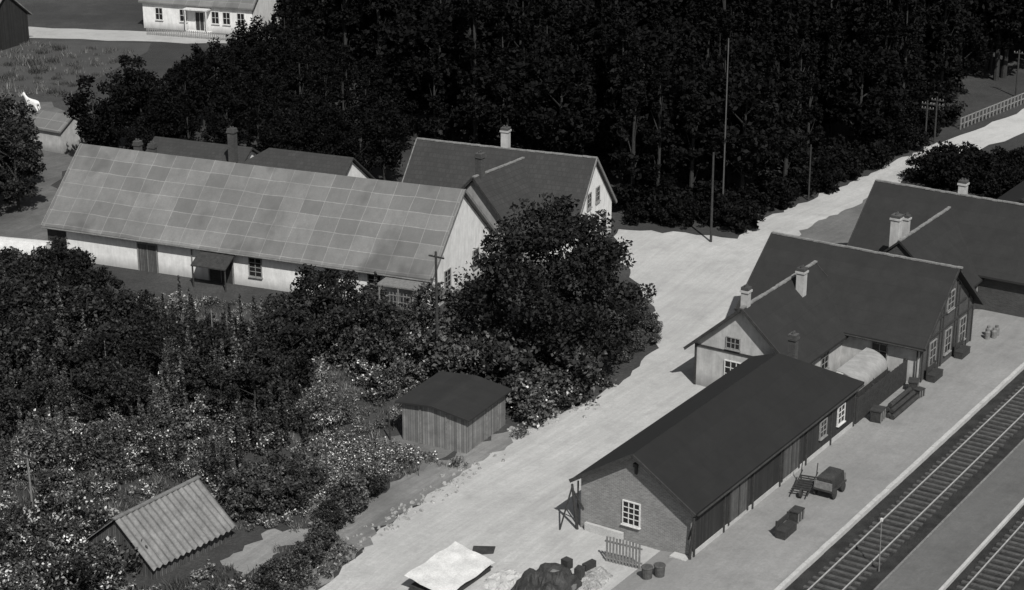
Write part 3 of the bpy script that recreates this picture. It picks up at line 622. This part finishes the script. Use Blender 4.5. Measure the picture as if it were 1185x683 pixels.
def horse(xy,ang):
    vs=[(0,0,1.25,.26,.28),(.45,0,1.27,.27,.3),(.9,0,1.3,.25,.3),(1.2,0,1.5,.15,.22),(1.5,0,1.85,.11,.15),(1.62,0,2.0,.11,.13),(1.85,0,1.82,.07,.09),(2.0,0,1.66,.06,.07),
        (-.3,0,1.3,.2,.22),(-.45,0,1.2,.06,.06),(-.55,0,.7,.04,.04)]
    ed=[(0,1),(1,2),(2,3),(3,4),(4,5),(5,6),(6,7),(0,8),(8,9),(9,10)]
    for x,y in ((.95,.16),(.95,-.16)):
        i=len(vs); vs+=[(x,y,1.05,.12,.12),(x+.03,y,.62,.07,.07),(x,y,.1,.045,.045),(x+.06,y,.03,.06,.06)]; ed+=[(2,i),(i,i+1),(i+1,i+2),(i+2,i+3)]
    for x,y in ((-.15,.16),(-.15,-.16)):
        i=len(vs); vs+=[(x+.08,y,.95,.14,.14),(x-.16,y,.55,.07,.07),(x-.1,y,.1,.045,.045),(x-.04,y,.03,.06,.06)]; ed+=[(0,i),(i,i+1),(i+1,i+2),(i+2,i+3)]
    i=len(vs); vs+=[(1.58,.07,2.17,.025,.025),(1.58,-.07,2.17,.025,.025)]; ed+=[(5,i),(5,i+1)]
    me=bpy.data.meshes.new('horse'); me.from_pydata([v[:3] for v in vs],ed,[]); o=bpy.data.objects.new('horse',me); COL.objects.link(o); me.materials.append(M['hide'])
    o.modifiers.new('s','SKIN'); sd=me.skin_vertices[0].data if me.skin_vertices else None
    if sd is None:
        bpy.context.view_layer.objects.active=o; bpy.ops.mesh.customdata_skin_add(); sd=me.skin_vertices[0].data
    for k,v in enumerate(vs): sd[k].radius=v[3:5]
    sd[0].use_root=True
    o.modifiers.new('u','SUBSURF').render_levels=2; o.location=(xy[0],xy[1],0); o.rotation_euler=(0,0,ang)
horse((-48.2,187.3),2.6)
e=empty('covered_wagon',(-38.2,140.6),rad(165)); mb=MB().box((0,0,.9),(2.2,.9,.25),mi=1)
for x in (-1.5,1.5):
    for y in (-.95,.95): mb.tube((x,y-.05,.5),(x,y+.05,.5),.5,.5,16,1)
vs=[];fs=[];n=10
for x in (-2.3,2.3):
    for i in range(n+1): a=math.pi*i/n; vs.append((x,-1.05*math.cos(a),1.15+.85*math.sin(a)))
for i in range(n): fs.append((i,i+1,n+2+i,n+1+i))
fs+=[tuple(range(n+1)),tuple(range(2*n+1,n,-1))]; mb.add(vs,fs,0); mb.obj('bed_and_cover',[M['cloth'],M['tim']],e)
e=empty('stable',(-43.2,175),rad(150)); gable(e,-2,2,3.4,2.2,3.2,M['pale'],M['slate'],oe=.25,og=.2)
# -------- camera, light ------------
cam=bpy.data.cameras.new('camera'); co=bpy.data.objects.new('camera',cam); COL.objects.link(co); SC.camera=co
co.location=(0,0,48); co.rotation_euler=(rad(70.2),0,0); cam.sensor_width=36; cam.lens=66.7; cam.clip_end=5000; cam.clip_start=1
el=rad(48); sx,sy=.27,-.963
s=bpy.data.lights.new('sun','SUN'); s.energy=4.8; s.angle=rad(.5); s.color=(1,.99,.97); so=bpy.data.objects.new('sun',s); COL.objects.link(so)
dv=Vector((sx*math.cos(el),sy*math.cos(el),math.sin(el))); so.rotation_euler=dv.to_track_quat('Z','Y').to_euler(); so.location=(0,0,100)
w=bpy.data.worlds.new('World'); SC.world=w; w.use_nodes=True; n=w.node_tree.nodes; l=w.node_tree.links; bg=n['Background']
sk=n.new('ShaderNodeTexSky'); sk.sky_type='NISHITA'; sk.sun_disc=False; sk.sun_elevation=el; sk.sun_rotation=math.atan2(sx,sy)
hs=n.new('ShaderNodeHueSaturation'); hs.inputs['Saturation'].default_value=.15; l.new(sk.outputs[0],hs.inputs['Color']); l.new(hs.outputs[0],bg.inputs['Color']); bg.inputs['Strength'].default_value=.065
SC.view_settings.view_transform='Standard'; SC.view_settings.look='None'; SC.view_settings.exposure=0
